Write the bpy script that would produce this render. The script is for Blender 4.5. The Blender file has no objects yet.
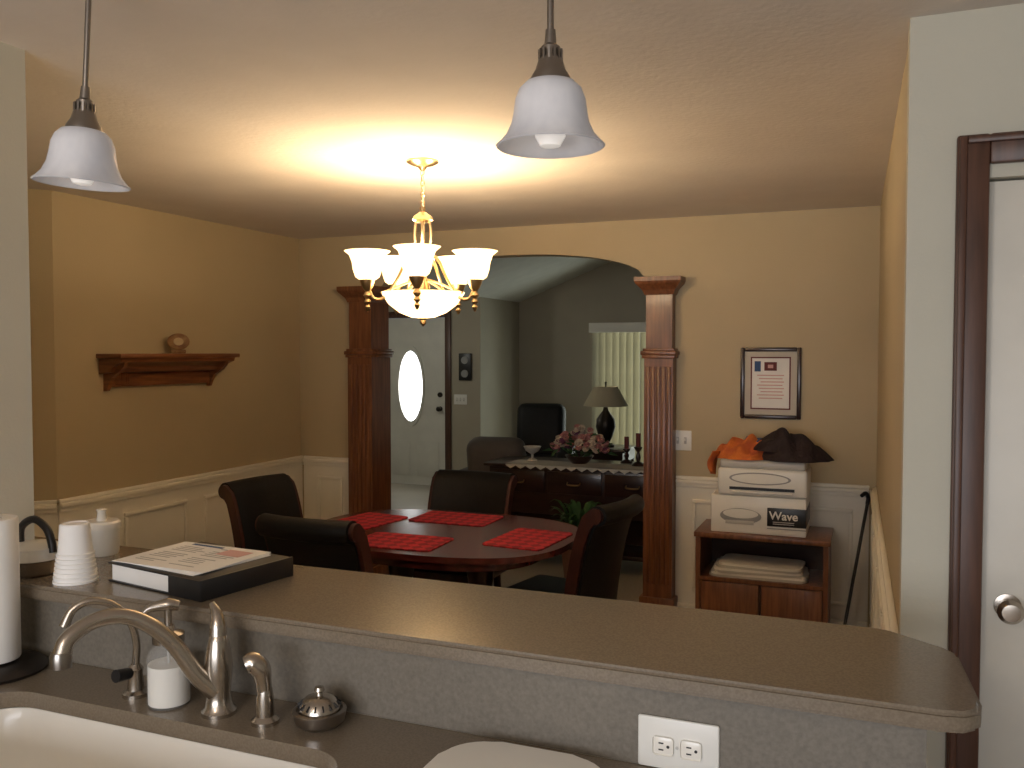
import bpy, bmesh, math, random
from mathutils import Vector, Matrix, noise
random.seed(4)
S=bpy.context.scene
C=bpy.context.collection
S.view_settings.view_transform='Standard'
S.view_settings.exposure=0.0
pi=math.pi
# ---------------------------------------------------------------- materials
def mk(name,col,rough=.5,metal=0.,col2=None,scale=6.,stretch=(1,1,1),bump=0.,bscale=150.,emis=None,estr=0.,coat=0.,ramp=(.35,.65),detail=4,trans=0.,spec=None,transl=0.,transp=0.):
    m=bpy.data.materials.new(name); m.use_nodes=True
    nt=m.node_tree; N=nt.nodes; L=nt.links
    b=N['Principled BSDF']
    b.inputs['Roughness'].default_value=rough
    b.inputs['Metallic'].default_value=metal
    if spec is not None: b.inputs['Specular IOR Level'].default_value=spec
    tc=N.new('ShaderNodeTexCoord'); mp=N.new('ShaderNodeMapping'); mp.inputs['Scale'].default_value=stretch
    L.new(tc.outputs['Object'],mp.inputs['Vector'])
    nz=N.new('ShaderNodeTexNoise'); nz.inputs['Scale'].default_value=scale; nz.inputs['Detail'].default_value=detail
    L.new(mp.outputs['Vector'],nz.inputs['Vector'])
    cr=N.new('ShaderNodeValToRGB')
    if col2 is None: col2=tuple(c*.93 for c in col)
    cr.color_ramp.elements[0].position=ramp[0]; cr.color_ramp.elements[0].color=(*col2,1)
    cr.color_ramp.elements[1].position=ramp[1]; cr.color_ramp.elements[1].color=(*col,1)
    L.new(nz.outputs['Fac'],cr.inputs['Fac']); L.new(cr.outputs['Color'],b.inputs['Base Color'])
    if bump>0:
        n2=N.new('ShaderNodeTexNoise'); n2.inputs['Scale'].default_value=bscale; n2.inputs['Detail'].default_value=3
        L.new(tc.outputs['Object'],n2.inputs['Vector'])
        bp=N.new('ShaderNodeBump'); bp.inputs['Strength'].default_value=bump; bp.inputs['Distance'].default_value=.01
        L.new(n2.outputs['Fac'],bp.inputs['Height']); L.new(bp.outputs['Normal'],b.inputs['Normal'])
    if emis: b.inputs['Emission Color'].default_value=(*emis,1); b.inputs['Emission Strength'].default_value=estr
    if coat: b.inputs['Coat Weight'].default_value=coat; b.inputs['Coat Roughness'].default_value=.12
    if trans: b.inputs['Transmission Weight'].default_value=trans
    if transl or transp:
        tr=N.new('ShaderNodeBsdfTranslucent' if transl else 'ShaderNodeBsdfTransparent')
        if transl: L.new(cr.outputs['Color'],tr.inputs['Color'])
        mx=N.new('ShaderNodeMixShader'); mx.inputs[0].default_value=transl or transp
        L.new(b.outputs[0],mx.inputs[1]); L.new(tr.outputs[0],mx.inputs[2]); L.new(mx.outputs[0],N['Material Output'].inputs['Surface'])
    return m
M={}
M['tan']=mk('tan_paint',(.49,.40,.255),.75,col2=(.465,.38,.24),scale=2,bump=.08,bscale=120)
M['kwall']=mk('kitchen_paint',(.55,.53,.44),.8,scale=2,bump=.08,bscale=120)
M['lwall']=mk('living_paint',(.40,.36,.28),.8,scale=2)
M['ceil']=mk('ceiling_texture',(.72,.66,.60),.9,col2=(.69,.63,.57),scale=5,bump=.15,bscale=45)
M['lceil']=mk('living_ceiling',(.70,.70,.64),.9,bump=.1,bscale=30)
M['white']=mk('wainscot_white',(.84,.81,.72),.45,scale=3)
M['floor']=mk('kitchen_floor_vinyl',(.32,.24,.17),.45,col2=(.24,.18,.12),scale=5)
M['carpet']=mk('carpet',(.42,.36,.28),.95,col2=(.33,.28,.21),scale=90,bump=.4)
M['tile']=mk('foyer_tile',(.5,.46,.38),.4,scale=4)
M['wood']=mk('cherry_wood',(.215,.083,.034),.38,col2=(.125,.045,.019),scale=9,stretch=(6,6,.5),coat=.15)
M['woodh']=mk('cherry_wood_horizontal',(.26,.10,.035),.38,col2=(.15,.05,.02),scale=9,stretch=(.5,.5,6),coat=.2)
M['casing']=mk('casing_wood',(.10,.043,.025),.42,col2=(.06,.026,.015),scale=9,stretch=(6,6,.5))
M['tablew']=mk('mahogany',(.13,.022,.016),.2,col2=(.07,.012,.01),scale=6,stretch=(1,7,4),coat=.5)
M['chairw']=mk('chair_frame_mahogany',(.060,.016,.011),.35,col2=(.035,.010,.008),scale=6,stretch=(4,4,1),coat=.2)
M['dark']=mk('dark_mahogany',(.035,.014,.010),.28,col2=(.020,.008,.007),scale=6,stretch=(1,5,5),coat=.2)
M['leather']=mk('black_leather',(.007,.0065,.0065),.48,col2=(.005,.0045,.0045),scale=30,bump=.15,bscale=220,spec=.28)
M['lamin']=mk('countertop_laminate',(.205,.165,.120),.24,col2=(.172,.138,.10),scale=210,ramp=(.4,.6),detail=2,spec=.65,coat=.12)
M['splash']=mk('backsplash_laminate',(.190,.168,.136),.42,col2=(.140,.124,.100),scale=130,ramp=(.3,.7),detail=4)
M['nickel']=mk('brushed_nickel',(.50,.45,.39),.27,1.)
M['nick2']=mk('satin_nickel_dark',(.34,.31,.28),.3,1.)
M['brass']=mk('antique_gold',(.62,.45,.25),.28,1.)
M['pglass']=mk('alabaster_glass',(.86,.85,.85),.25,col2=(.60,.60,.63),scale=9,stretch=(1,1,.5),transl=.3,emis=(.97,.96,1),estr=.09,ramp=(.35,.65))
M['cglass']=mk('lit_glass',(.9,.8,.62),.3,emis=(1,.80,.50),estr=2.6,transl=.5)
M['bulb']=mk('bulb',(1,.95,.9),.3,emis=(1,.95,.88),estr=.4)
M['porc']=mk('white_porcelain',(.86,.83,.76),.18,scale=3)
M['plastic']=mk('white_plastic',(.80,.79,.74),.35)
M['foam']=mk('foam',(.85,.83,.80),.7)
M['paper']=mk('paper',(.82,.80,.76),.8)
M['pinkink']=mk('pink_ink',(.62,.36,.33),.7)
M['black']=mk('black_plastic',(.012,.012,.013),.35)
M['gray']=mk('gray_plastic',(.30,.30,.29),.4)
M['lgray']=mk('light_gray_plastic',(.50,.49,.46),.4)
M['dglass']=mk('soap_glass',(.7,.7,.68),.05,transp=.8)
M['soap']=mk('soap',(.85,.83,.77),.3)
M['iron']=mk('dark_iron',(.05,.042,.037),.4,.8)
M['doorp']=mk('door_cream',(.66,.63,.55),.45)
M['fdoor']=mk('front_door',(.72,.71,.65),.45)
M['oval']=mk('frosted_daylight_glass',(.9,.9,.9),.3,emis=(.95,.98,1),estr=5.)
M['blind']=mk('vertical_blind_vinyl',(.52,.48,.36),.5,transl=.40)
M['sage']=mk('lampshade_fabric',(.58,.52,.37),.8,transl=.2)
M['lace']=mk('lace',(.55,.54,.49),.9,bump=.4,bscale=80)
M['green']=mk('leaf',(.05,.13,.035),.5,col2=(.02,.07,.02))
M['pink']=mk('petal_pink',(.50,.22,.20),.7); M['cream']=mk('petal_cream',(.62,.50,.38),.7); M['purple']=mk('petal_plum',(.20,.06,.11),.7)
M['orange']=mk('orange_fabric',(.68,.19,.03),.85,col2=(.50,.10,.03),scale=14,bump=.4,bscale=90)
M['jacket']=mk('jacket_fabric',(.020,.010,.011),.8,scale=10,bump=.4,bscale=70)
M['navy']=mk('blue_fabric',(.05,.10,.22),.85)
M['chairg']=mk('taupe_fabric',(.12,.10,.085),.8)
M['mat']=mk('mat_board',(.55,.50,.42),.8)
M['maroon']=mk('maroon_board',(.14,.03,.03),.8)
M['curtain']=mk('pot_clay',(.2,.1,.07),.7)
M['stone']=mk('ornament_stone',(.22,.11,.05),.6,col2=(.36,.22,.10),scale=20)
def checker(name,c1,c2,sc):
    m=mk(name,c1,.9,bump=.3,bscale=140); nt=m.node_tree
    ck=nt.nodes.new('ShaderNodeTexChecker'); ck.inputs['Scale'].default_value=sc
    ck.inputs['Color1'].default_value=(*c1,1); ck.inputs['Color2'].default_value=(*c2,1)
    tc=[n for n in nt.nodes if n.type=='TEX_COORD'][0]
    mp=nt.nodes.new('ShaderNodeMapping'); mp.inputs['Rotation'].default_value=(0,0,pi/4); mp.inputs['Location'].default_value=(0,0,.33)
    nt.links.new(tc.outputs['Object'],mp.inputs[0]); nt.links.new(mp.outputs[0],ck.inputs['Vector'])
    nt.links.new(ck.outputs['Color'],nt.nodes['Principled BSDF'].inputs['Base Color']); return m
M['placemat']=checker('red_quilted',(.38,.013,.026),(.19,.006,.014),22)
# ---------------------------------------------------------------- mesh helpers
def E(name,loc=(0,0,0),rz=0.):
    o=bpy.data.objects.new(name,None); o.location=loc; o.rotation_euler=(0,0,rz); C.objects.link(o); return o
def fin(name,bm,mat,parent=None,smooth=True,loc=(0,0,0),rot=(0,0,0),auto=True):
    bmesh.ops.recalc_face_normals(bm,faces=bm.faces)
    me=bpy.data.meshes.new(name); bm.to_mesh(me); bm.free()
    me.materials.append(M[mat] if isinstance(mat,str) else mat)
    if smooth:
        for p in me.polygons: p.use_smooth=True
        try: me.set_sharp_from_angle(angle=math.radians(38))
        except Exception: pass
    o=bpy.data.objects.new(name,me); C.objects.link(o); o.location=loc; o.rotation_euler=rot
    if parent: o.parent=parent
    return o
def box(name,lo,hi,mat,parent=None,bev=0.,rot=(0,0,0),loc=(0,0,0),seg=2):
    bm=bmesh.new(); bmesh.ops.create_cube(bm,size=1)
    for v in bm.verts:
        v.co=Vector([lo[i]+(v.co[i]+.5)*(hi[i]-lo[i]) for i in range(3)])
    if bev>0: bmesh.ops.bevel(bm,geom=bm.edges[:],offset=bev,segments=seg,affect='EDGES',profile=.5)
    return fin(name,bm,mat,parent,bev>0,loc,rot)
def lathe(name,prof,mat,parent=None,loc=(0,0,0),rot=(0,0,0),seg=32,sx=1,sy=1):
    bm=bmesh.new(); rings=[]
    for r,z in prof:
        if r<1e-5: rings.append([bm.verts.new((0,0,z))])
        else: rings.append([bm.verts.new((sx*r*math.cos(2*pi*i/seg),sy*r*math.sin(2*pi*i/seg),z)) for i in range(seg)])
    for a,b in zip(rings,rings[1:]):
        for i in range(seg):
            j=(i+1)%seg
            f=[a[i%len(a)],a[j%len(a)],b[j%len(b)],b[i%len(b)]]
            u=[]; [u.append(v) for v in f if v not in u]
            if len(u)>2: bm.faces.new(u)
    return fin(name,bm,mat,parent,True,loc,rot)
def cr(pts,n=6):
    pts=[Vector(p) for p in pts]; out=[]
    P=[2*pts[0]-pts[1]]+pts+[2*pts[-1]-pts[-2]]
    for i in range(1,len(P)-2):
        for k in range(n):
            t=k/n; a,b,c,d=P[i-1],P[i],P[i+1],P[i+2]
            out.append(.5*((2*b)+(c-a)*t+(2*a-5*b+4*c-d)*t*t+(3*b-a-3*c+d)*t**3))
    out.append(pts[-1]); return out
def tube(name,pts,rad,mat,parent=None,seg=12,smooth=6,loc=(0,0,0),rot=(0,0,0)):
    n0=len(pts)
    if not isinstance(rad,(list,tuple)): rad=[rad]*n0
    if smooth and n0>2:
        P=cr(pts,smooth); R=[]
        for k in range(len(P)):
            t=k/smooth; i=min(int(t),n0-2); R.append(rad[i]+(rad[i+1]-rad[i])*(t-i))
    else: P=[Vector(p) for p in pts]; R=list(rad)
    bm=bmesh.new(); rings=[]; up=None
    for k,p in enumerate(P):
        d=(P[min(k+1,len(P)-1)]-P[max(k-1,0)]).normalized()
        if up is None:
            up=Vector((0,0,1)) if abs(d.z)<.9 else Vector((1,0,0))
        s=d.cross(up).normalized(); up=s.cross(d).normalized()
        rings.append([bm.verts.new(p+R[k]*(math.cos(2*pi*i/seg)*s+math.sin(2*pi*i/seg)*up)) for i in range(seg)])
    for a,b in zip(rings,rings[1:]):
        for i in range(seg): bm.faces.new([a[i],a[(i+1)%seg],b[(i+1)%seg],b[i]])
    bm.faces.new(rings[0]); bm.faces.new(rings[-1])
    return fin(name,bm,mat,parent,True,loc,rot)
def prism(name,pts,z0,z1,mat,parent=None,bev=0.,loc=(0,0,0),rot=(0,0,0),smooth=False):
    bm=bmesh.new(); lo=[bm.verts.new((x,y,z0)) for x,y in pts]; hi=[bm.verts.new((x,y,z1)) for x,y in pts]
    n=len(pts); bm.faces.new(lo); top=bm.faces.new(hi)
    for i in range(n): bm.faces.new([lo[i],lo[(i+1)%n],hi[(i+1)%n],hi[i]])
    if bev>0:
        ed=[e for e in bm.edges if abs(e.verts[0].co.z-e.verts[1].co.z)<1e-6]
        bmesh.ops.bevel(bm,geom=ed,offset=bev,segments=3,affect='EDGES')
    return fin(name,bm,mat,parent,smooth or bev>0,loc,rot)
def rrect(x0,y0,x1,y1,r,n=8):
    out=[]
    for cx,cy,a in ((x1-r,y1-r,0),(x0+r,y1-r,90),(x0+r,y0+r,180),(x1-r,y0+r,270)):
        for k in range(n+1):
            t=math.radians(a+90*k/n); out.append((cx+r*math.cos(t),cy+r*math.sin(t)))
    return out
def plate(name,outer,holes,z0,z1,mat,parent=None):
    cu=bpy.data.curves.new(name,'CURVE'); cu.dimensions='2D'; cu.fill_mode='BOTH'; cu.extrude=(z1-z0)/2
    for pts in [outer]+holes:
        sp=cu.splines.new('POLY'); sp.points.add(len(pts)-1)
        for i,(x,y) in enumerate(pts): sp.points[i].co=(x,y,0,1)
        sp.use_cyclic_u=True
    tmp=bpy.data.objects.new('tmp',cu); C.objects.link(tmp)
    me=bpy.data.meshes.new_from_object(tmp.evaluated_get(bpy.context.evaluated_depsgraph_get()))
    bpy.data.objects.remove(tmp); me.name=name; me.materials.clear(); me.materials.append(M[mat])
    for v in me.vertices: v.co.z+=(z0+z1)/2
    for p in me.polygons: p.use_smooth=False
    o=bpy.data.objects.new(name,me); C.objects.link(o)
    if parent: o.parent=parent
    return o
def text(name,s,size,mat,parent,loc,rot):
    cu=bpy.data.curves.new(name,'FONT'); cu.body=s; cu.size=size; cu.extrude=.0006; cu.align_x='CENTER'; cu.offset=.0012
    tmp=bpy.data.objects.new('tmp',cu); C.objects.link(tmp)
    me=bpy.data.meshes.new_from_object(tmp.evaluated_get(bpy.context.evaluated_depsgraph_get()))
    bpy.data.objects.remove(tmp); me.materials.clear(); me.materials.append(M[mat])
    o=bpy.data.objects.new(name,me); C.objects.link(o); o.parent=parent; o.location=loc; o.rotation_euler=rot; return o
def light(name,kind,loc,e,col,rot=(0,0,0),size=.1,sy=None):
    l=bpy.data.lights.new(name,kind); l.energy=e; l.color=col
    if kind=='AREA':
        l.size=size
        if sy: l.shape='RECTANGLE'; l.size_y=sy
    else: l.shadow_soft_size=size
    o=bpy.data.objects.new(name,l); o.location=loc; o.rotation_euler=rot; C.objects.link(o); return o
# ---------------------------------------------------------------- camera
H=1.64; CE=2.446
cam=bpy.data.cameras.new('camera'); co=bpy.data.objects.new('camera',cam); C.objects.link(co)
co.location=(0,0,H); co.rotation_euler=(math.radians(90-2.1),0,math.radians(22.1)); cam.lens=30.94; cam.sensor_width=36; cam.clip_start=.03
S.camera=co
# ---------------------------------------------------------------- room shell
D=5.3
box('floor',(-6.2,-2.9,-.1),(3.2,5.45,0),'floor')
box('floor_living',(-6.2,5.45,-.1),(3.2,11.2,0),'carpet')
box('floor_foyer_tile',(-6.1,7.6,0),(-4.0,9.5,.008),'tile')
box('ceiling',(-6.2,-2.9,CE),(3.2,D+.075,CE+.1),'ceil')
arch=[(-4.7,0),(-3.2,0),(-3.2,2.07)]
for k in range(33):
    t=k/32; x=-3.14+t*1.88; s=(t-.5)*2; arch.append((x,2.07+.195*math.sqrt(max(0,1-abs(s)**2.3))))
arch+=[(-1.2,2.07),(-1.2,0),(.4,0),(.4,3.6),(-4.7,3.6)]
def wallxz(name,pts,y0,y1,mat):
    o=plate(name,pts,[],-(y1-y0)/2,(y1-y0)/2,mat); o.rotation_euler=(pi/2,0,0); o.location=(0,(y0+y1)/2,0); return o
wallxz('wall_back',arch,D,D+.13,'tan')
box('wall_left',(-3.95,3.24,0),(-3.8,D,CE),'tan')
prism('wall_left_return',[(-3.8,3.24),(-3.95,3.24),(-4.6,2.60),(-4.6,2.44)],0,CE,'tan')
box('wall_left_near',(-4.7,-2.9,0),(-4.6,3.39,CE),'tan')
prism('wall_right',[(.085,2.48),(.045,D),(.25,D),(.25,2.48)],0,CE,'tan')
box('wall_stub',(-4.6,1.60,0),(-2.105,1.72,CE),'kwall')
W=E('wall_door')
box('pier',(.080,2.36,0),(.24,2.48,CE),'kwall',W); box('header',(.24,2.36,2.05),(1.05,2.48,CE),'kwall',W); box('pier_right',(1.05,2.36,0),(3.2,2.48,CE),'kwall',W)
box('wall_kitchen_right',(3.1,-2.9,0),(3.2,2.36,CE),'kwall')
W=E('wall_kitchen_rear')
box('a',(-4.6,-2.9,0),(-2.2,-2.8,CE),'kwall',W); box('b',(1.0,-2.9,0),(3.1,-2.8,CE),'kwall',W); box('c',(-2.2,-2.9,0),(1.0,-2.8,.7),'kwall',W); box('d',(-2.2,-2.9,2.1),(1.0,-2.8,CE),'kwall',W)
W=E('added_rear_window')  # unseen window frame, added to go with the rear fill light
for i,x in enumerate((-2.2,-.62,.95)): box('stile_%d'%i,(x,-2.88,.7),(x+.05,-2.82,2.1),'plastic',W)
for i,z in enumerate((.7,2.05)): box('rail_%d'%i,(-2.2,-2.88,z),(1,-2.82,z+.05),'plastic',W)
def casing(name,x0,x1,z1,y,w,mat):
    e=E(name)
    for nm,lo,hi in (('left',(x0,y-.022,0),(x0+w,y,z1)),('right',(x1-w,y-.022,0),(x1,y,z1)),('head',(x0+w,y-.022,z1-w),(x1-w,y,z1))):
        box(nm,lo,hi,mat,e,.006)
    box('bead_left',(x0+.005,y-.032,0),(x0+.022,y-.02,z1-.005),mat,e,.004)
    box('bead_head',(x0+.022,y-.032,z1-.022),(x1-.005,y-.02,z1-.005),mat,e,.004)
    return e
casing('trim_1',.185,1.12,2.15,2.359,.07,'casing')
box('trim_2',(.24,2.362,0),(.252,2.478,2.045),'casing')
e=E('door_1')
box('slab',(.256,2.385,.01),(1.04,2.42,2.045),'doorp',e,.003)
for i,(z0,z1) in enumerate(((.2,.85),(1.1,1.9))):
    for j in range(2):
        x0=.37+j*.32; box('panel_%d%d'%(i,j),(x0,2.377,z0),(x0+.24,2.386,z1),'doorp',e,.004)
lathe('knob',[(0,0),(.03,0),(.03,.006),(.012,.01),(.011,.03),(.026,.042),(.029,.055),(.02,.068),(0,.07)],'nickel',e,(.315,2.385,1.03),(pi/2,0,0))
def wains(name,p0,p1,panels,h=.86):
    p0=Vector(p0);p1=Vector(p1);d=p1-p0;Ln=d.length;a=math.atan2(d.y,d.x)
    e=E(name,(p0.x,p0.y,0),a)
    box('board',(0,-.014,0),(Ln,-.001,h),'white',e)
    box('rail',(0,-.034,h-.012),(Ln,-.001,h+.012),'white',e,.006)
    box('rail_cap',(0,-.022,h+.012),(Ln,-.001,h+.032),'white',e,.005)
    box('rail_under',(0,-.022,h-.035),(Ln,-.001,h-.012),'white',e,.004)
    box('base',(0,-.028,0),(Ln,-.001,.12),'white',e,.005)
    for i,(x0,x1) in enumerate(panels):
        z0,z1,w=.2,.755,.022
        for j,(lo,hi) in enumerate((((x0,z0),(x1,z0+w)),((x0,z1-w),(x1,z1)),((x0,z0+w),(x0+w,z1-w)),((x1-w,z0+w),(x1,z1-w)))):
            box('mould_%d_%d'%(i,j),(lo[0],-.028,lo[1]),(hi[0],-.013,hi[1]),'white',e,.006)
    return e
wains('trim_3',(-3.8,3.24),(-3.8,D),[(.1,.28),(.41,.89),(1.04,1.36),(1.5,1.95)])
wains('trim_4',(-4.598,2.442),(-3.8,3.24),[(.1,.45),(.55,1.0)])
wains('trim_5',(-3.765,D),(-3.345,D),[(.12,.33)])
wains('trim_6',(-1.075,D),(.01,D),[(.1,.45),(.6,1.0)])
wains('trim_7',(.046,D-.03),(.085,2.5),[(.1,.6),(.75,1.3),(1.45,2.0),(2.1,2.6)])
# ---------------------------------------------------------------- arch columns
def column(name,x0,x1):
    e=E(name); y0,y1=5.20,5.455
    def ring(nm,z0,z1,g,b=.0): box(nm,(x0-g,y0-g,z0),(x1+g,y1+g,z1),'wood',e,b)
    ring('plinth',0,.16,.02,.006); ring('shaft',.16,1.60,0)
    n=5; w=(x1-x0)/(n*2+1)
    for i in range(n):
        for s,yy in ((0,y0-.008),(1,y1-.002)):
            box('reed_%d_%d'%(i,s),(x0+w*(2*i+1)-.004,yy,.24),(x0+w*(2*i+2)+.004,yy+.012,1.55),'wood',e,.004)
    ring('neck_a',1.60,1.62,.012,.004); ring('neck_b',1.62,1.645,.02,.006); ring('neck_c',1.645,1.66,.008,.003)
    ring('block',1.66,2.0,-.008)
    prof=[(0,1.98),(.004,1.99),(.012,2.01),(.03,2.03),(.045,2.045),(.052,2.06),(.052,2.085),(0,2.085)]
    bm=bmesh.new(); R=[]
    for g,z in prof:
        R.append([bm.verts.new((sx,sy,z)) for sx,sy in ((x0-g,y0-g),(x1+g,y0-g),(x1+g,y1+g),(x0-g,y1+g))])
    for a,b in zip(R,R[1:]):
        for i in range(4): bm.faces.new([a[i],a[(i+1)%4],b[(i+1)%4],b[i]])
    bm.faces.new(R[0]); bm.faces.new(R[-1]); fin('crown',bm,'wood',e,False)
column('wood_column',-3.335,-3.145); column('wood_column.001',-1.255,-1.08)
# ---------------------------------------------------------------- living room beyond
box('wall_living_left',(-6.2,5.45,0),(-6.1,9.6,3.6),'lwall')
W=E('wall_foyer_front'); box('a',(-6.1,9.5,0),(-5.62,9.6,2.5),'lwall',W); box('b',(-5.62,9.5,2.06),(-4.72,9.6,2.5),'lwall',W); box('c',(-4.72,9.5,0),(-4.26,9.6,2.5),'lwall',W)
box('wall_alcove',(-4.36,9.6,0),(-4.26,10.74,3.6),'lwall')
W=E('wall_living_far'); box('a',(-4.36,10.74,0),(-3.2,10.84,4.6),'lwall',W); box('b',(-3.2,10.74,1.98),(-1.4,10.84,4.6),'lwall',W); box('c',(-1.4,10.74,0),(3.2,10.84,4.6),'lwall',W)
box('wall_living_right',(3.1,5.45,0),(3.2,10.74,5.2),'lwall')
box('wall_living_near_upper',(-6.2,5.45,0),(-4.7,5.5,3.0),'lwall')
box('wall_living_near_right',(.4,5.46,0),(3.2,5.5,5.2),'lwall')
box('ceiling_foyer',(-6.2,5.46,2.30),(-4.26,9.6,2.4),'lceil')
bm=bmesh.new(); q=[(-4.30,5.46,2.27),(3.2,5.46,5.2),(3.2,10.84,5.2),(-4.30,10.84,2.27)]
a=[bm.verts.new(p) for p in q]; b=[bm.verts.new((p[0],p[1],p[2]+.1)) for p in q]; bm.faces.new(a); bm.faces.new(b)
for i in range(4): bm.faces.new([a[i],a[(i+1)%4],b[(i+1)%4],b[i]])
fin('ceiling_living_vault',bm,'lceil',None,False)
e=E('added_foyer_fixture',(-5.0,7.6,2.30)); lathe('pan',[(0,0),(.13,0),(.13,-.02),(0,-.02)],'brass',e,seg=24); lathe('dome',[(.12,-.02),(.11,-.06),(.07,-.09),(0,-.1)],'pglass',e,seg=24)  # added fixture with a fill lamp, brightens the foyer and front door
l=light('foyer_fill_lamp','POINT',(0,0,-.22),13,(1,.98,.88),size=.1); l.parent=e
# front door
e=E('front_door')
ov=[(-5.2+.17*math.cos(2*pi*k/40),1.22+.47*math.sin(2*pi*k/40)) for k in range(40)]
o=plate('slab',[(-5.62,.01),(-4.72,.01),(-4.72,2.05),(-5.62,2.05)],[ov],0,.04,'fdoor',e); o.rotation_euler=(pi/2,0,0); o.location=(0,9.56,0)
lathe('oval_rim',[(.165,0),(.19,.0),(.19,.02),(.165,.02),(.165,0)],'fdoor',e,(-5.2,9.52,1.22),(pi/2,0,0),40,1,2.6)
bm=bmesh.new(); vs=[bm.verts.new((x,0,z)) for x,z in ov]; bm.faces.new(vs); fin('oval_glass',bm,'oval',e,False,(0,9.54,0))
for i in range(2): box('panel_%d'%i,(-5.52+i*.4,9.512,.12),(-5.22+i*.4,9.522,.55),'fdoor',e,.004)
lathe('knob',[(0,0),(.03,0),(.03,.01),(.012,.02),(.03,.05),(.03,.06),(0,.07)],'iron',e,(-4.80,9.52,.95),(pi/2,0,0),16)
lathe('deadbolt',[(0,0),(.03,0),(.03,.02),(0,.02)],'iron',e,(-4.80,9.52,1.12),(pi/2,0,0),16)
casing('trim_8',-5.70,-4.64,2.13,9.498,.08,'casing')
e=E('wall_clock'); box('back',(-4.53,9.465,1.30),(-4.37,9.498,1.62),'black',e,.006)
for i,z in enumerate((1.54,1.38)): lathe('dial_%d'%i,[(0,0),(.045,0),(.045,.006),(0,.006)],'gray',e,(-4.45,9.465,z),(pi/2,0,0),20)
def switchplate(name,x,y,z,w=.12,h=.12,n=2,s=1):
    e=E(name); box('plate',(x-w/2,y-.007,z-h/2),(x+w/2,y-.0005,z+h/2),'plastic',e,.003)
    for i in range(n):
        xx=x+(i-(n-1)/2)*.046; box('slot_%d'%i,(xx-.008,y-.009,z-.02),(xx+.008,y-.006,z+.02),'lgray',e,.001); box('toggle_%d'%i,(xx-.004,y-.02,z),(xx+.004,y-.008,z+.012),'plastic',e,.001)
switchplate('light_switch',-1.0-.045,D,1.105); switchplate('light_switch.001',-4.52,9.5,1.07,.17,.12,3)
e=E('window_2')
box('frame_l',(-3.2,10.76,.02),(-3.15,10.82,1.98),'plastic',e); box('frame_r',(-1.45,10.76,.02),(-1.4,10.82,1.98),'plastic',e); box('frame_t',(-3.15,10.76,1.93),(-1.45,10.82,1.98),'plastic',e); box('frame_b',(-3.15,10.76,.0),(-1.45,10.82,.05),'plastic',e)
e=E('vertical_blinds')
box('valance',(-3.26,10.58,1.88),(-1.34,10.735,2.0),'white',e,.004)
for i in range(21):
    x=-3.2+i*.088
    box('slat_%d'%i,(-.046,-.001,.06),(.046,.001,1.9),'blind',e,0,(0,0,math.radians(38)),(x,10.67,0))
light('daylight_window_2','AREA',(-2.3,11.15,1.1),46,(.92,1,.86),(-pi/2,0,0),1.9,2.0)
# furniture in living room
e=E('buffet_table')
box('top',(-2.74,6.16,.765),(-1.30,6.66,.79),'dark',e,.008)
box('body',(-2.70,6.19,.42),(-1.34,6.64,.765),'dark',e,.004)
for i in range(3):
    x0=-2.67+i*.445; box('drawer_%d'%i,(x0,6.178,.58),(x0+.42,6.192,.745),'dark',e,.005)
    tube('pull_%d'%i,[(x0+.16,6.178,.67),(x0+.17,6.155,.655),(x0+.25,6.155,.655),(x0+.26,6.178,.67)],.006,'brass',e,8,3)
box('lower_shelf',(-2.68,6.2,.12),(-1.36,6.62,.15),'dark',e,.004)
box('back_panel',(-2.68,6.6,.15),(-1.36,6.62,.42),'dark',e)
for i,(x,y) in enumerate(((-2.7,6.19),(-1.4,6.19),(-2.7,6.58),(-1.4,6.58))): box('leg_%d'%i,(x,y,0),(x+.06,y+.06,.43),'dark',e,.004)
e=E('lace_runner'); box('cloth',(-2.55,6.151,.7905),(-1.34,6.42,.794),'lace',e)
pts=[(-2.55,.794)]+[(-2.55+k*.0403,.781 if k%2==0 else .757) for k in range(31)]+[(-1.341,.794)]
bm=bmesh.new(); a=[bm.verts.new((x,6.151,z)) for x,z in pts]; bm.faces.new(a); fin('edging',bm,'lace',e,False)
e=E('flower_arrangement',(-2.03,6.36,.795))
lathe('bowl',[(0,0),(.06,0),(.09,.03),(.11,.06),(.10,.06),(.08,.04),(0,.02)],'dark',e)
for i in range(110):
    a=random.uniform(0,2*pi); r=.22*math.sqrt(random.random()); z=.06+.22*(1-(r/.27)**2)*random.uniform(.35,1)
    m=random.choice(['pink','cream','cream','purple','green','green','pink'])
    if m=='green':
        bm=bmesh.new(); vs=[bm.verts.new(p) for p in ((0,0,0),(.02,.03,.01),(0,.09,.0),(-.02,.03,.01))]; bm.faces.new(vs)
        fin('leaf_%d'%i,bm,m,e,False,(r*math.cos(a),r*.7*math.sin(a),z-.02),(random.uniform(-.8,.8),random.uniform(-.8,.8),a-pi/2))
    else:
        s=random.uniform(.7,1.15)
        lathe('bloom_%d'%i,[(0,-.015),(.02,-.01),(.034,.012),(.026,.014),(.02,.0),(.018,.02),(.01,.012),(.006,.024),(0,.026)],m,e,(r*math.cos(a),r*.7*math.sin(a),z),(random.uniform(-.2,1.2),random.uniform(-.5,.5),0),8,s,s)
for i in range(8):
    a=2*pi*i/8; tube('stem_%d'%i,[(0,0,.03),(.08*math.cos(a),.06*math.sin(a),.07),(.15*math.cos(a),.11*math.sin(a),.12)],.004,'green',e,6,3)
lathe('glass_compote',[(0,0),(.04,0),(.035,.01),(.01,.02),(.01,.05),(.05,.075),(.07,.11),(.066,.11),(.045,.08),(0,.06)],'lgray',None,(-2.42,6.38,.795))
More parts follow.
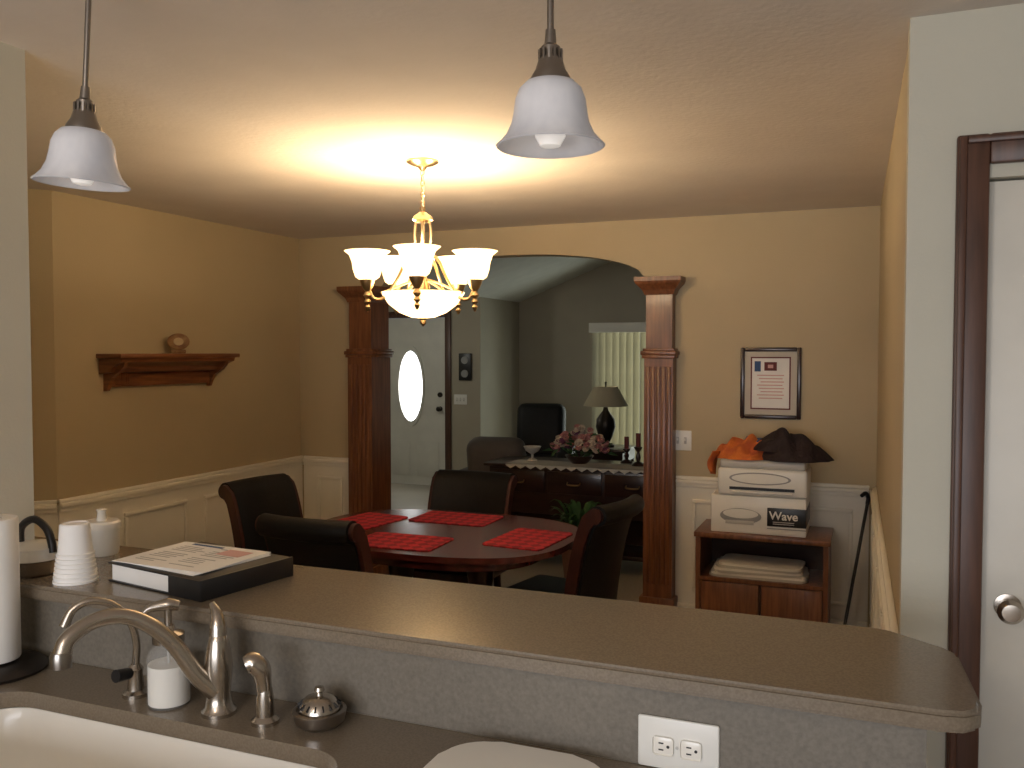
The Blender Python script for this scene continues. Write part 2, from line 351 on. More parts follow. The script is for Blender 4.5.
e=E('candlestick',(-1.58,6.38,.795)); lathe('base',[(0,0),(.05,0),(.04,.015),(.012,.03),(.02,.06),(.01,.1),(.03,.13),(.03,.14),(0,.14)],'dark',e); lathe('candle',[(0,.14),(.018,.14),(.018,.24),(0,.24)],'maroon',e)
e=E('candlestick.001',(-1.70,6.5,.795)); lathe('base',[(0,0),(.05,0),(.04,.015),(.012,.03),(.02,.06),(.01,.08),(.03,.1),(.03,.11),(0,.11)],'dark',e); lathe('candle',[(0,.11),(.018,.11),(.018,.2),(0,.2)],'maroon',e)
# potted fern
e=E('potted_plant',(-1.86,5.84,0))
lathe('pot',[(0,0),(.1,0),(.13,.25),(.14,.25),(.14,.28),(.125,.28),(.11,.25),(0,.24)],'curtain',e)
for i in range(90):
    a=random.uniform(0,2*pi); rr=random.uniform(.1,.27); hh=random.uniform(.08,.34)
    c,s=math.cos(a),math.sin(a); bm=bmesh.new(); n=6; prev=None
    for k in range(n+1):
        t=k/n; r=rr*t; z=.25+hh*math.sin(t*2.0); w=.018*math.sin(pi*min(.98,max(.06,t)))
        A=bm.verts.new((r*c-w*s,r*s+w*c,z)); B=bm.verts.new((r*c+w*s,r*s-w*c,z))
        if prev: bm.faces.new([prev[0],prev[1],B,A])
        prev=(A,B)
    fin('frond_%d'%i,bm,'green',e)
e=E('end_table',(-2.44,8.5,0)); box('top',(-.26,-.26,.66),(.26,.26,.69),'dark',e,.008); box('apron',(-.24,-.24,.56),(.24,.24,.66),'dark',e); box('shelf',(-.22,-.22,.15),(.22,.22,.17),'dark',e)
for i,(x,y) in enumerate(((-.24,-.24),(.19,-.24),(-.24,.19),(.19,.19))): box('leg_%d'%i,(x,y,0),(x+.05,y+.05,.57),'dark',e,.004)
e=E('table_lamp',(-2.44,8.5,.69))
lathe('body',[(0,0),(.09,0),(.09,.02),(.04,.04),(.07,.1),(.1,.2),(.09,.28),(.03,.36),(.02,.4),(.012,.45),(0,.45)],'iron',e)
lathe('shade',[(.225,.41),(.12,.60),(.115,.60),(.22,.41),(.225,.41)],'sage',e); tube('finial',[(0,0,.44),(0,0,.60),(0,0,.65)],[.005,.005,.012],'iron',e,8,0)
box('spider',(-.12,-.004,.59),(.12,.004,.597),'iron',e)
l=light('table_lamp_bulb','POINT',(0,0,.50),.3,(1,.85,.6),size=.03); l.parent=e
def armchair(name,loc,rz,mat,w=.62,h=1.03):
    e=E(name,loc,rz)
    box('base',(-w/2-.1,-.4,.08),(w/2+.1,.4,.32),mat,e,.05,seg=3); box('seat',(-w/2,-.42,.30),(w/2,.3,.48),mat,e,.06,seg=3)
    box('back',(-w/2,-.12,.0),(w/2,.12,h-.40),mat,e,.09,(-.18,0,0),(0,.3,.40),4)
    for s in (-1,1): box('arm_%d'%s,(s*(w/2+.07)-.09,-.42,.1),(s*(w/2+.07)+.09,.36,.62),mat,e,.07,seg=4)
    for i,(x,y) in enumerate(((-.25,-.32),(.25,-.32),(-.25,.32),(.25,.32))): lathe('foot_%d'%i,[(0,0),(.025,0),(.035,.1),(0,.1)],'dark',e,(x,y,0),seg=12)
armchair('leather_armchair',(-3.42,9.15,0),math.radians(12),'leather',.56,1.05)
armchair('upholstered_armchair',(-2.95,7.2,0),math.radians(185),'chairg',.5,.92)
# ---------------------------------------------------------------- dining table
e=E('dining_table',(-1.97,3.90,0))
pts=[]
a_,b_=.69,.52
for k in range(64):
    t=2*pi*k/64; c,s=math.cos(t),math.sin(t); pts.append((a_*math.copysign(abs(c)**.72,c),b_*math.copysign(abs(s)**.72,s)))
prism('top',pts,.722,.75,'tablew',e,.009)
prism('apron',[(x*.80,y*.78) for x,y in pts],.66,.722,'tablew',e,smooth=True)
for s in (-1,1):
    lathe('pedestal_%d'%s,[(0,.2),(.06,.2),(.075,.26),(.045,.33),(.04,.4),(.06,.5),(.07,.58),(.09,.66),(0,.66)],'dark',e,(s*.22,0,0),seg=24)
    for q in (-1,1):
        tube('foot_%d_%d'%(s,q),[(s*.22,0,.27),(s*.26,q*.14,.24),(s*.32,q*.26,.10),(s*.36,q*.33,.035)],[.04,.036,.028,.034],'dark',e,10)
box('stretcher',(-.22,-.025,.24),(.22,.025,.30),'dark',e,.005)
def pmat(name,x,y,rz,l=.42,w=.30):
    prism(name,rrect(-l/2,-w/2,l/2,w/2,.03,4),0,.004,'placemat',None,0,(x,y,.7502),(0,0,rz))
pmat('placemat',-2.44,3.98,math.radians(82),.38,.28); pmat('placemat.001',-2.03,4.21,0,.44,.30); pmat('placemat.002',-2.02,3.60,math.radians(2)); pmat('placemat.003',-1.49,3.88,math.radians(86),.42,.30)
# ---------------------------------------------------------------- dining chairs
def dchair(name,x,y,rz,h=.95,w=.46):
    """faces +y in local space, back at y=0"""
    e=E(name,(x,y,0),rz)
    mid=[(.05,.40),(.035,.52),(.015,.65),(-.015,.78),(-.05,.88),(-.085,.93)]
    mid=[(q[0],q[1]+(h-.95)*(q[1]-.4)/.53) for q in mid]
    P=[(v.x,v.y) for v in cr([(a,b,0) for a,b in mid],4)]
    th=.036
    def ext(nm,R,x0,x1,mat,curve,nx):
        bm=bmesh.new(); rows=[]
        for k in range(nx+1):
            x=x0+(x1-x0)*k/nx; off=-curve*(1-(2*x/w)**2)
            rows.append([bm.verts.new((x,a+off,b)) for a,b in R])
        m=len(R)
        for a,b in zip(rows,rows[1:]):
            for i in range(m): bm.faces.new([a[i],a[(i+1)%m],b[(i+1)%m],b[i]])
        f1=bm.faces.new(rows[0]); f2=bm.faces.new(rows[-1]); bmesh.ops.triangulate(bm,faces=[f1,f2])
        return fin(nm,bm,mat,e)
    def ring2(tk,roll):
        F=[];B=[]
        for i,(yy,zz) in enumerate(P):
            i0,i1=max(i-1,0),min(i+1,len(P)-1); d=Vector((P[i1][0]-P[i0][0],P[i1][1]-P[i0][1])).normalized(); n=Vector((d.y,-d.x))
            F.append((yy+n.x*tk,zz+n.y*tk)); B.append((yy-n.x*tk,zz-n.y*tk))
        cy,cz=P[-1][0]-.006,P[-1][1]-.02; out=F[:-3]
        for k in range(13):
            a=math.radians(35+k*20); out.append((cy+roll*math.cos(a),cz+roll*math.sin(a)))
        out+=B[::-1][5:]
        return out
    ext('back',ring2(th,.046),-w/2+.02,w/2-.02,'leather',.035,12)
    ext('back_frame_l',ring2(th-.008,.036),-w/2,-w/2+.02,'chairw',0,1)
    ext('back_frame_r',ring2(th-.008,.036),w/2-.02,w/2,'chairw',0,1)
    box('seat',(-w/2+.01,.0,.40),(w/2-.01,.46,.50),'leather',e,.04,seg=4)
    box('rail',(-w/2+.01,.0,.34),(w/2-.01,.45,.405),'chairw',e,.008)
    for s in (-1,1):
        tube('front_leg_%d'%s,[(s*.2,.42,.36),(s*.2,.43,.2),(s*.2,.42,0)],[.028,.022,.016],'chairw',e,10)
        tube('rear_leg_%d'%s,[(s*.2,.04,.42),(s*.2,.03,.25),(s*.2,-.05,0)],[.026,.022,.018],'chairw',e,10)
    return e
R=math.radians
dchair('dining_chair',-2.985,3.87,R(-98),.95,.46); dchair('dining_chair.001',-2.04,2.98,R(-1),.985)
dchair('dining_chair.002',-2.23,4.80,R(180),.90,.53); dchair('dining_chair.003',-1.165,3.95,R(79),.95,.44)
# ---------------------------------------------------------------- chandelier
cx,cy=-1.76,3.33
e=E('chandelier',(cx,cy,CE))
lathe('canopy',[(0,0),(.068,0),(.068,-.008),(.05,-.018),(.02,-.026),(.012,-.04),(0,-.042)],'brass',e)
for i in range(7):
    bm=bmesh.new(); rings=[]
    for k in range(12):
        t=2*pi*k/12; c=Vector((.009*math.cos(t),0,.014*math.sin(t))); n=c.normalized()
        rings.append([bm.verts.new(c+.0022*(math.cos(2*pi*j/6)*n+math.sin(2*pi*j/6)*Vector((0,1,0)))) for j in range(6)])
    for k in range(12):
        a,b=rings[k],rings[(k+1)%12]
        for j in range(6): bm.faces.new([a[j],a[(j+1)%6],b[(j+1)%6],b[j]])
    fin('chain_%d'%i,bm,'brass',e,True,(0,0,-.052-i*.0215),(0,0,pi/2*(i%2)))
tube('cord',[(0,0,-.03),(.005,0,-.11),(0,0,-.2)],.003,'cream',e,8)
lathe('top_cap',[(0,-.19),(.012,-.195),(.012,-.215),(.04,-.235),(.045,-.25),(.03,-.26),(0,-.26)],'brass',e)
for i in range(4):
    a=2*pi*i/4+.4; tube('cage_%d'%i,[(.03*math.cos(a),.03*math.sin(a),-.255),(.034*math.cos(a),.034*math.sin(a),-.3),(.03*math.cos(a),.03*math.sin(a),-.37)],.006,'brass',e,8)
lathe('hub',[(0,-.36),(.04,-.365),(.05,-.38),(.035,-.395),(.018,-.41),(.016,-.50),(.03,-.53),(.03,-.545),(0,-.545)],'brass',e)
lathe('bowl',[(.0,-.665),(.05,-.66),(.10,-.64),(.145,-.605),(.172,-.565),(.178,-.555),(.17,-.556),(.14,-.60),(.09,-.635),(0,-.655)],'cglass',e,seg=48)
lathe('bowl_finial',[(0,-.66),(.018,-.664),(.012,-.672),(.014,-.685),(.005,-.695),(0,-.70)],'brass',e)
for i in range(5):
    a=R(22.1-90+72*i); c,s=math.cos(a),math.sin(a)
    tube('arm_%d'%i,[(r*c,r*s,z) for r,z in ((.02,-.385),(.07,-.42),(.11,-.50),(.16,-.575),(.205,-.585),(.232,-.545))],.0065,'brass',e,8)
    tube('strap_%d'%i,[(r*c,r*s,z) for r,z in ((.02,-.5),(.08,-.52),(.15,-.55),(.18,-.56))],.005,'brass',e,8)
    lathe('cup_%d'%i,[(0,-.64),(.006,-.635),(.012,-.62),(.006,-.61),(.015,-.598),(.008,-.586),(.018,-.572),(.010,-.556),(.022,-.538),(.03,-.52),(.034,-.505),(0,-.505)],'brass',e,(.235*c,.235*s,0),seg=16)
    lathe('shade_%d'%i,[(.03,-.51),(.05,-.495),(.06,-.465),(.064,-.435),(.075,-.405),(.096,-.388),(.092,-.387),(.072,-.40),(.06,-.435),(.056,-.465),(.046,-.49),(.028,-.505)],'cglass',e,(.235*c,.235*s,0),seg=28)
    lathe('bulb_%d'%i,[(0,-.505),(.012,-.5),(.014,-.47),(.026,-.44),(.022,-.415),(0,-.405)],'cglass',e,(.235*c,.235*s,0),seg=12)
    l=light('chandelier_lamp_%d'%i,'POINT',(.235*c,.235*s,-.378),10.,(1,.74,.45),size=.03); l.parent=e
l=light('chandelier_bowl_lamp','POINT',(0,0,-.59),7.,(1,.76,.48),size=.05); l.parent=e
# ---------------------------------------------------------------- pendants
def pendant(name,x,y,zr,tilt=(0,0,0)):
    e=E(name,(x,y,CE)); z=zr-CE; e.rotation_euler=tilt
    lathe('canopy',[(0,0),(.06,0),(.06,-.01),(.045,-.022),(.015,-.03),(0,-.03)],'nick2',e)
    tube('rod',[(0,0,-.02),(0,0,z+.18)],.0062,'nick2',e,12,0)
    lathe('socket',[(0,z+.205),(.009,z+.205),(.011,z+.18),(.017,z+.175),(.017,z+.16),(.022,z+.152),(.027,z+.135),(.036,z+.120),(.036,z+.110),(0,z+.110)],'nick2',e,seg=28)
    for k in range(14):
        a=2*pi*k/14; box('rib_%d'%k,(-.0018,-.0018,z+.13),(.0018,.0018,z+.17),'nick2',e,0,(0,0,a),(.0205*math.cos(a),.0205*math.sin(a),0))
    lathe('shade',[(.030,z+.116),(.044,z+.112),(.056,z+.100),(.063,z+.082),(.066,z+.060),(.070,z+.040),(.079,z+.020),(.091,z+.006),(.098,z),(.095,z-.002),(.088,z+.002),(.076,z+.017),(.066,z+.039),(.062,z+.060),(.059,z+.082),(.053,z+.096),(.042,z+.107),(.028,z+.112)],'pglass',e,seg=48)
    lathe('bulb',[(0,z-.004),(.018,z+.0),(.027,z+.016),(.027,z+.03),(.016,z+.06),(.013,z+.08),(.013,z+.111),(0,z+.111)],'bulb',e,seg=20)
pendant('pendant_light',-.535,1.5,2.008); pendant('pendant_light.001',-1.543,1.42,2.0,(0,R(4.2),0))
# ---------------------------------------------------------------- wall shelf
e=E('wall_shelf')
box('top',(-3.798,3.49,1.605),(-3.62,4.43,1.63),'woodh',e,.005)
def prof_y(nm,poly,y0,y1,mat,par,taper=0):
    bm=bmesh.new(); a=[bm.verts.new((x,y0,z)) for x,z in poly]; b=[bm.verts.new((x,y1,z)) for x,z in poly]; n=len(poly)
    bm.faces.new(a); bm.faces.new(b)
    for i in range(n): bm.faces.new([a[i],a[(i+1)%n],b[(i+1)%n],b[i]])
    return fin(nm,bm,mat,par,False)
prof_y('cove',[(-3.798,1.60),(-3.635,1.605),(-3.64,1.585),(-3.67,1.575),(-3.70,1.56),(-3.72,1.53),(-3.798,1.52)],3.51,4.40,'woodh',e)
br=[(-3.799,1.43),(-3.78,1.43),(-3.76,1.47),(-3.74,1.50),(-3.69,1.53),(-3.655,1.56),(-3.64,1.60),(-3.799,1.60)]
prof_y('bracket_l',br,3.54,3.565,'woodh',e); prof_y('bracket_r',br,4.33,4.355,'woodh',e)
box('board',(-3.798,3.565,1.45),(-3.775,4.33,1.6),'woodh',e)
for i in range(8): box('flute_%d'%i,(-3.776,3.60+i*.012,1.46),(-3.768,3.607+i*.012,1.53),'woodh',e)
e=E('shelf_ornament',(-3.70,3.99,1.6305),0)
lathe('disc',[(0,-.014),(.05,-.014),(.058,-.008),(.058,.008),(.05,.014),(0,.014)],'stone',e,(0,0,.068),(pi/2,0,R(45)),24,1.05,.82)
lathe('face',[(0,0),(.028,0),(.026,.004),(0,.004)],'brass',e,(.0099,-.0099,.068),(pi/2,0,R(45)),24,1,.8)
box('foot',(-.04,-.025,0),(.04,.025,.022),'stone',e,.006,(0,0,R(45)))
# ---------------------------------------------------------------- framed certificate
e=E('framed_certificate')
x0,x1,z0,z1=-.70,-.36,1.25,1.665; y=D-.001
for nm,lo,hi in (('l',(x0,y-.022,z0),(x0+.024,y,z1)),('r',(x1-.024,y-.022,z0),(x1,y,z1)),('t',(x0+.024,y-.022,z1-.024),(x1-.024,y,z1)),('b',(x0+.024,y-.022,z0),(x1-.024,y,z0+.024))): box('frame_'+nm,lo,hi,'dark',e,.006)
box('backing',(x0+.02,y-.010,z0+.02),(x1-.02,y,z1-.02),'mat',e)
box('inner_mat',(x0+.058,y-.0115,z0+.055),(x1-.058,y-.010,z1-.055),'maroon',e)
box('sheet',(x0+.066,y-.013,z0+.063),(x1-.066,y-.0115,z1-.063),'paper',e)
box('emblem',(x0+.135,y-.014,z1-.135),(x1-.135,y-.013,z1-.085),'maroon',e); box('emblem_inner',(x0+.155,y-.0145,z1-.12),(x1-.155,y-.0138,z1-.10),'pinkink',e)
box('stripe_block',(x0+.08,y-.014,z1-.14),(x0+.115,y-.013,z1-.08),'navy',e)
for i in range(8): box('line_%d'%i,(x0+.095+.01*(i%3),y-.0136,z1-.165-i*.019),(x1-.095-.008*(i%2),y-.013,z1-.159-i*.019),'pinkink',e)
# ---------------------------------------------------------------- printer stand
e=E('printer_stand'); X0,X1,Y0,Y1=-.875,-.185,4.85,5.245
box('top',(X0-.01,Y0-.01,.622),(X1+.01,Y1,.65),'wood',e,.004)
box('side_l',(X0,Y0,0),(X0+.025,Y1,.622),'wood',e); box('side_r',(X1-.025,Y0,0),(X1,Y1,.622),'wood',e)
box('mid_shelf',(X0+.025,Y0,.385),(X1-.025,Y1,.405),'wood',e); box('back',(X0+.025,Y1-.012,.06),(X1-.025,Y1,.622),'dark',e)
box('bottom',(X0+.025,Y0,.05),(X1-.025,Y1-.012,.07),'wood',e)
box('stile',((X0+X1)/2-.005,Y0-.003,.07),((X0+X1)/2+.005,Y0+.01,.385),'dark',e)
box('door_l',(X0+.028,Y0-.004,.075),((X0+X1)/2-.008,Y0+.014,.38),'wood',e,.003); box('door_r',((X0+X1)/2+.008,Y0-.004,.075),(X1-.028,Y0+.014,.38),'wood',e,.003)
e=E('paper_stack')
for i in range(6):
    r_=R(random.uniform(-5,5)); prism('sheet_%d'%i,rrect(-.26+.01*i,-.13,.26-.006*i,.13,.05,4),0,.012,'paper' if i%2 else 'lgray',e,0,(-.55+random.uniform(-.01,.01),5.0,.4055+i*.0125),(0,0,r_))
e=E('printer_box')
box('carton',(-.80,4.89,.6505),(-.30,5.2,.855),'plastic',e,.006); box('label',(-.50,4.887,.70),(-.299,5.2,.80),'black',e,.002)
text('lettering','Wave',.062,'plastic',e,(-.415,4.8862,.738),(pi/2,0,0))
for i in range(2): box('label_line_%d'%i,(-.47,4.886,.712+i*.01),(-.36,4.887,.716+i*.01),'lgray',e)
box('label_rule',(-.50,4.8855,.686),(-.30,4.889,.69),'gray',e)
lathe('product_picture',[(0,0),(.10,0),(.10,.002),(0,.002)],'gray',e,(-.64,4.889,.745),(pi/2,0,0),28,1.1,.42); lathe('product_cover',[(0,0),(.085,0),(.085,.002),(0,.002)],'plastic',e,(-.64,4.8875,.758),(pi/2,0,0),28,1.1,.3); box('product_tray',(-.72,4.885,.70),(-.57,4.888,.72),'lgray',e,.0005)
e=E('printer',(-.53,5.04,.8555))
box('body',(-.235,-.155,0),(.235,.15,.15),'plastic',e,.018,seg=3); box('lid',(-.225,-.145,.145),(.225,.145,.195),'lgray',e,.016,seg=3)
box('tray_slot',(-.17,-.160,.035),(.17,-.153,.05),'black',e); box('tray',(-.16,-.175,.02),(.16,-.10,.032),'plastic',e,.004)
lathe('front_curve',[(0,0),(.12,0),(.12,.003),(0,.003)],'gray',e,(-.01,-.1535,.098),(pi/2,0,0),32,1.35,.28)
lathe('front_curve_inner',[(0,0),(.11,0),(.11,.003),(0,.003)],'plastic',e,(-.01,-.1555,.098),(pi/2,0,0),32,1.35,.24)
def drape(name,cx,cy,z,sx,sy,hgt,mat,seed,par,folds=7.,ang=.3):
    """cloth heap: height field with directional folds, closed underneath"""
    bm=bmesh.new(); N=48; top=[];bot=[]
    for i in range(N+1):
        a=[];b=[]
        for j in range(N+1):
            u=-1+2*i/N; v=-1+2*j/N
            x=u*math.sqrt(1-v*v/2); y=v*math.sqrt(1-u*u/2); r=min(1,math.hypot(x,y))
            wob=1+.16*noise.noise(Vector((x*2+seed,y*2,0)))
            f=math.sin((x*math.cos(ang)+y*math.sin(ang))*folds+2.2*noise.noise(Vector((x*1.7,y*1.7,seed))))
            hh=(1-r**2.6)*(.72+.5*noise.noise(Vector((x*1.5,y*1.5,seed+5))))*hgt*(1+.20*f)+.010*(1-r**6)+.002
            a.append(bm.verts.new((cx+x*sx*wob,cy+y*sy*wob,z+hh))); b.append(bm.verts.new((cx+x*sx*wob,cy+y*sy*wob,z)))
        top.append(a);bot.append(b)
    for i in range(N):
        for j in range(N):
            bm.faces.new([top[i][j],top[i+1][j],top[i+1][j+1],top[i][j+1]]); bm.faces.new([bot[i][j],bot[i][j+1],bot[i+1][j+1],bot[i+1][j]])
    for k in range(N):
        bm.faces.new([top[k][0],bot[k][0],bot[k+1][0],top[k+1][0]]); bm.faces.new([top[k][N],top[k+1][N],bot[k+1][N],bot[k][N]])
        bm.faces.new([top[0][k],top[0][k+1],bot[0][k+1],bot[0][k]]); bm.faces.new([top[N][k],bot[N][k],bot[N][k+1],top[N][k+1]])
    return fin(name,bm,mat,par)
e=E('clothes_pile')
drape('black_jacket',-.385,5.03,1.0515,.205,.16,.150,'jacket',3.1,e,11,.5); drape('jacket_sleeve',-.45,5.00,1.10,.15,.10,.10,'jacket',6.3,e,9,1.2)
drape('orange_scarf',-.64,5.02,1.0515,.165,.14,.10,'orange',7.7,e,13,-.4)
drape('blue_band',-.575,5.06,1.07,.10,.07,.105,'navy',9.2,e,9,.2)
bm=bmesh.new(); g=[]
for i in range(9):
    row=[]
    for j in range(7):
        t=i/8; u=j/6; w=.11*(1-.55*t)
        row.append(bm.verts.new((-.768-.030*math.sin(t*2.2)-.012*math.sin(u*9+t*3)-.012,4.95+(u-.5)*2*w,1.10-.13*t-.02*u)))
    g.append(row)
for i in range(8):
    for j in range(6): bm.faces.new([g[i][j],g[i+1][j],g[i+1][j+1],g[i][j+1]])
o=fin('scarf_corner',bm,'orange',e); md=o.modifiers.new('thick','SOLIDIFY'); md.thickness=.006
# cane
e=E('walking_cane'); tube('shaft',[(-.135,4.83,0),(.0,5.21,.80)],.009,'black',e,10,0); tube('handle',[(.0,5.21,.80),(.004,5.222,.835),(-.01,5.20,.86),(-.03,5.17,.85)],[.011,.012,.012,.01],'black',e,10); lathe('tip',[(0,0),(.016,0),(.012,.03),(0,.03)],'black',e,(-.135,4.83,0),seg=12)
# ---------------------------------------------------------------- bar and counter
BT=1.07; CZ=.885
e=E('breakfast_bar')
out=[(-2.9,1.53),(.115,1.53),(.150,1.538),(.172,1.56),(.178,1.6),(.164,1.84),(.145,1.87),(.050,1.945),(.025,1.955),(-2.5,1.955),(-2.5,1.722),(-2.103,1.722),(-2.103,1.598),(-2.9,1.598)]
prism('top',out,BT-.036,BT,'lamin',e,.008)
box('pony_wall',(-2.10,1.565,0),(.085,1.695,BT-.038),'kwall',e); box('backsplash',(-2.9,1.558,CZ),(.09,1.566,BT-.036),'splash',e)
box('end_panel',(.084,1.56,0),(.095,1.70,BT-.038),'splash',e)
e=E('kitchen_counter')
sink=rrect(-1.80,.99,-.87,1.385,.10,8)
plate('top',[(-2.9,.90),(.09,.90),(.09,1.557),(-2.9,1.557)],[sink],CZ-.035,CZ,'lamin',e)
box('cabinet_front',(-2.9,.93,.1),(.085,.95,CZ-.036),'wood',e); box('toe_kick',(-2.9,.98,0),(.085,1.0,.1),'dark',e); box('cabinet_end',(.065,.95,.1),(.085,1.555,CZ-.036),'wood',e)
for i in range(6):
    x=-2.88+i*.49; box('cabinet_door_%d'%i,(x,.915,.15),(x+.46,.932,.80),'wood',e,.006)
bm=bmesh.new(); rings=[]
for ins,z in ((-.02,CZ-.038),(-.004,CZ-.038),(.004,CZ-.06),(.012,CZ-.14),(.03,CZ-.19),(.07,CZ-.21),(.16,CZ-.215)):
    rings.append([bm.verts.new((x,y,z)) for x,y in rrect(-1.80+ins,.99+ins,-.87-ins,1.385-ins,max(.02,.10-ins*.5),8)])
for a,b in zip(rings,rings[1:]):
    n=len(a)
    for i in range(n): bm.faces.new([a[i],a[(i+1)%n],b[(i+1)%n],b[i]])
bm.faces.new(rings[-1])
e=E('kitchen_sink'); fin('basin',bm,'porc',e)
lathe('drain',[(0,0),(.05,0),(.055,.004),(.04,.005),(0,.002)],'nickel',e,(-1.35,1.18,CZ-.2145))
prism('cutting_board',rrect(-.725,1.12,-.405,1.515,.09,8),CZ+.0005,CZ+.016,'porc',None,.005)
box('sponge',(-1.22,1.27,CZ-.205),(-1.12,1.33,CZ-.165),'pink',None,.01)
# outlet
e=E('electrical_outlet',(.012,0,-.008)); y=1.558
box('plate',(-.394,y-.007,.8945),(-.248,y-.0005,.988),'plastic',e,.004)
for i in range(2):
    xx=-.347+i*.05; box('socket_%d'%i,(xx-.019,y-.0105,.921),(xx+.019,y-.006,.955),'porc',e,.006)
    for j,zz in enumerate((.931,.943)): box('slot_%d_%d'%(i,j),(xx-.008,y-.0112,zz-.001),(xx+.001,y-.0100,zz+.0015),'black',e)
    lathe('ground_%d'%i,[(0,0),(.0028,0),(.0028,.001),(0,.001)],'black',e,(xx+.009,y-.0105,.938),(pi/2,0,0),12)
lathe('plate_screw',[(0,0),(.003,0),(0,.002)],'lgray',e,(-.322,y-.0085,.938),(pi/2,0,0),10)
# faucet
e=E('kitchen_faucet'); b=(-1.25,1.45,CZ)
lathe('body',[(0,0),(.036,0),(.036,.008),(.028,.016),(.024,.04),(.027,.075),(.029,.10),(.026,.13),(.021,.155),(.018,.165),(.012,.172),(0,.174)],'nickel',e,b)
tube('lever',[(-1.25,1.45,CZ+.155),(-1.252,1.452,CZ+.185),(-1.260,1.458,CZ+.207),(-1.276,1.462,CZ+.226)],[.019,.017,.013,.006],'nickel',e,12)
tube('spout',[(-1.25,1.44,CZ+.05),(-1.275,1.415,CZ+.09),(-1.306,1.385,CZ+.158),(-1.34,1.35,CZ+.206),(-1.372,1.315,CZ+.229),(-1.40,1.27,CZ+.228),(-1.415,1.225,CZ+.205),(-1.417,1.21,CZ+.175)],[.020,.019,.017,.016,.0155,.0155,.0165,.018],'nickel',e,16)
lathe('aerator',[(0,0),(.019,0),(.020,.02),(.017,.03),(0,.03)],'nick2',e,(-1.417,1.209,CZ+.155))
e=E('water_dispenser_tap')
lathe('base',[(0,0),(.028,0),(.028,.008),(.018,.014),(.015,.05),(.017,.06),(.010,.07),(0,.07)],'nickel',e,(-1.485,1.458,CZ))
tube('neck',[(-1.485,1.458,CZ+.06),(-1.478,1.455,CZ+.12),(-1.478,1.435,CZ+.175),(-1.495,1.405,CZ+.215),(-1.52,1.37,CZ+.228),(-1.54,1.345,CZ+.214),(-1.548,1.33,CZ+.182)],[.0085,.008,.008,.008,.008,.009,.011],'nickel',e,12)
tube('knob',[(-1.485,1.44,CZ+.055),(-1.487,1.405,CZ+.06)],[.012,.014],'black',e,12,0)
e=E('soap_dispenser',(-1.385,1.452,CZ))
lathe('jar',[(0,0),(.042,0),(.045,.006),(.045,.10),(.040,.118),(.028,.128),(.028,.135)],'dglass',e)
lathe('soap',[(0,.003),(.0425,.005),(.0425,.088),(0,.088)],'soap',e)
lathe('collar',[(0,.134),(.033,.134),(.033,.152),(.016,.158),(.012,.17),(0,.17)],'nickel',e); tube('dip_tube',[(0,0,.088),(0,0,.135)],.003,'lgray',e,8,0)
tube('pump_stem',[(0,0,.165),(0,0,.205)],.008,'nickel',e,10,0); tube('pump_spout',[(.018,.014,.210),(0,0,.214),(-.03,-.02,.208),(-.042,-.03,.194)],[.011,.014,.009,.006],'nickel',e,10)
e=E('side_sprayer',(-1.13,1.447,CZ))
lathe('base',[(0,0),(.028,0),(.028,.008),(.019,.016),(.018,.05),(.015,.07),(0,.07)],'nickel',e)
tube('head',[(0,0,.05),(-.002,-.002,.085),(-.006,-.006,.112),(-.018,-.014,.126),(-.028,-.022,.122)],[.014,.016,.021,.022,.019],'nickel',e,14)
e=E('sink_strainer',(-1.02,1.478,CZ))
lathe('dish',[(0,.0),(.035,0),(.05,.012),(.054,.03),(.054,.034),(.047,.036),(.044,.03),(0,.028)],'nick2',e)
lathe('dome',[(.042,.030),(.040,.045),(.028,.058),(.012,.062),(0,.062)],'nickel',e); lathe('knob',[(0,.06),(.007,.062),(.006,.068),(.011,.072),(.009,.079),(0,.081)],'nickel',e,seg=16)
for k in range(16):
    a=2*pi*k/16; box('slot_%d'%k,(-.006,-.0015,-.001),(.006,.0015,.003),'black',e,0,(0,.6,a),(.038*math.cos(a),.038*math.sin(a),.046))
# paper towel holder
e=E('paper_towel_holder',(-1.905,1.445,CZ))
lathe('base',[(0,0),(.108,0),(.112,.008),(.10,.018),(.06,.024),(0,.026)],'iron',e,seg=40)
lathe('roll',[(.02,.03),(.052,.03),(.054,.034),(.054,.36),(.052,.364),(.02,.364),(.02,.03)],'paper',e,seg=40)
tube('post',[(0,0,.02),(0,0,.385)],.008,'iron',e,10,0); lathe('ball',[(0,.38),(.013,.388),(.016,.398),(.011,.41),(0,.414)],'nick2',e,seg=16)
# bar items
e=E('foam_cup_stack',(-1.825,1.605,BT))
pr=[(0,0)]
for i in range(7): pr+=[(.052-i*.0014,.0+i*.011),(.052-i*.0014,.005+i*.011),(.0485-i*.0014,.0065+i*.011),(.048-i*.0014,.0108+i*.011)]
pr+=[(.0345,.142),(.031,.145),(.030,.142),(0,.142)]
lathe('cups',pr,'foam',e,seg=36)
e=E('storage_canister',(-2.0,1.85,BT)); lathe('jar',[(0,0),(.042,0),(.045,.01),(.046,.075),(0,.075)],'plastic',e); lathe('lid',[(0,.075),(.050,.075),(.050,.09),(.044,.095),(0,.095)],'porc',e); lathe('lid_knob',[(0,.095),(.014,.095),(.011,.118),(.015,.126),(0,.13)],'porc',e,seg=16)
e=E('covered_dish',(-1.985,1.62,BT)); lathe('dish',[(0,0),(.05,0),(.06,.01),(.064,.035),(.068,.04),(0,.04)],'nickel',e,seg=36); lathe('cover',[(.066,.041),(.064,.07),(.05,.078),(0,.08)],'plastic',e,seg=36)
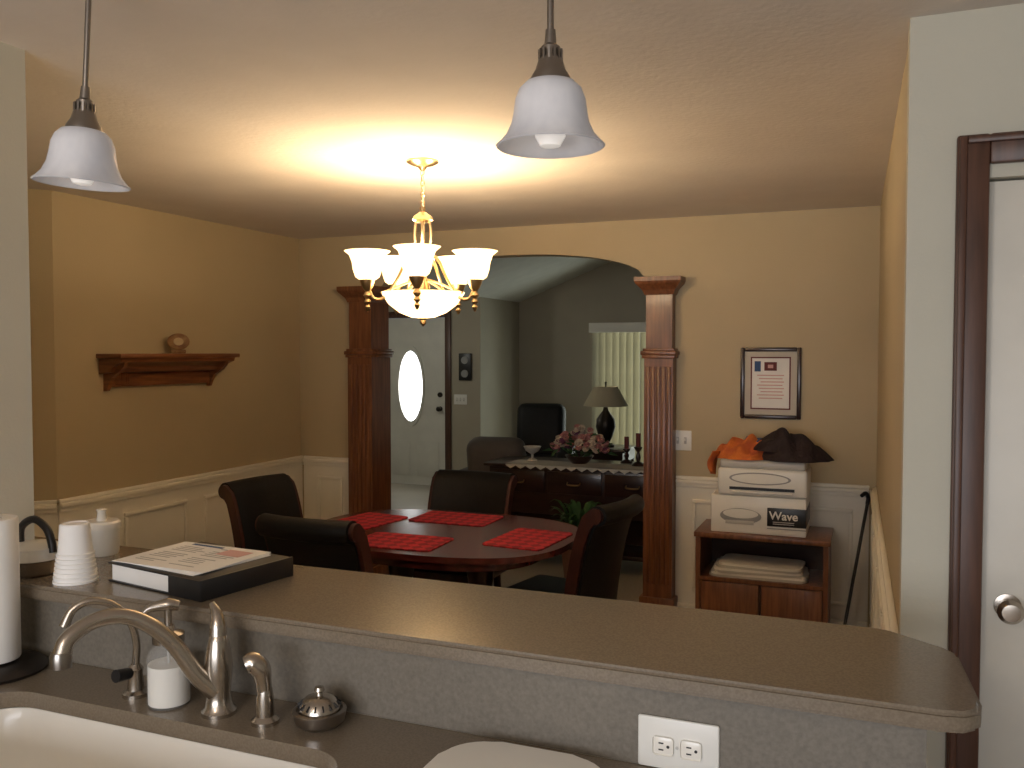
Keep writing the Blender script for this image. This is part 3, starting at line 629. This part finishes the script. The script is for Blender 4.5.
tube('handle',[(-.05,0,.07),(-.045,0,.115),(0,0,.14),(.045,0,.12),(.062,0,.085),(.066,0,.06)],.010,'black',e,10)
# binder with papers
e=E('ring_binder',(-1.55,1.74,BT),R(-10))
box('bottom_cover',(-.175,-.14,.0005),(.175,.14,.004),'black',e,.001); box('pages',(-.165,-.136,.004),(.165,.133,.044),'paper',e,.002); box('top_cover',(-.175,-.14,.044),(.175,.14,.048),'black',e,.001)
box('spine',(.170,-.141,.0005),(.177,.141,.049),'black',e,.001); box('front_cover_edge',(.06,-.142,.0005),(.175,-.138,.048),'black',e,.001)
e=E('printed_sheets',(-1.575,1.742,BT+.0485),R(-6))
for i in range(3): box('sheet_%d'%i,(-.150,-.12,i*.0018),(.145,.12,.0015+i*.0018),'paper',e,0,(0,0,R(3*i-3)))
for j in range(2):
    for i in range(13):
        if (i*7+j*3)%5!=0: box('text_%d_%d'%(j,i),(-.115+j*.12,.085-i*.014,.0052),(-.115+j*.12+random.uniform(.06,.105),.089-i*.014,.0056),'gray',e)
box('picture',(.03,.04,.0057),(.11,.095,.0061),'pinkink',e); box('heading',(-.11,.092,.0057),(.0,.104,.0061),'navy',e)
# ---------------------------------------------------------------- added kitchen fill behind the viewer (ceiling fixture, rear area light) and world
e=E('added_kitchen_fixture',(-.9,-.9,CE)); lathe('pan',[(0,0),(.16,0),(.16,-.02),(0,-.02)],'nick2',e); lathe('dome',[(.15,-.02),(.14,-.06),(.09,-.09),(0,-.1)],'bulb',e)  # unseen fixture, added with its point lamp to light the kitchen
light('kitchen_fill_lamp','POINT',(-.9,-.9,CE-.2),28,(1,.84,.66),size=.12)
light('rear_fill_light','AREA',(-.6,-2.78,1.4),90,(.94,.95,1),(pi/2,0,0),3.0,1.3)  # added area light in the rear opening, fills the kitchen from behind
w=bpy.data.worlds.new('world'); S.world=w; w.use_nodes=True
w.node_tree.nodes['Background'].inputs[0].default_value=(.75,.85,1,1); w.node_tree.nodes['Background'].inputs[1].default_value=.8
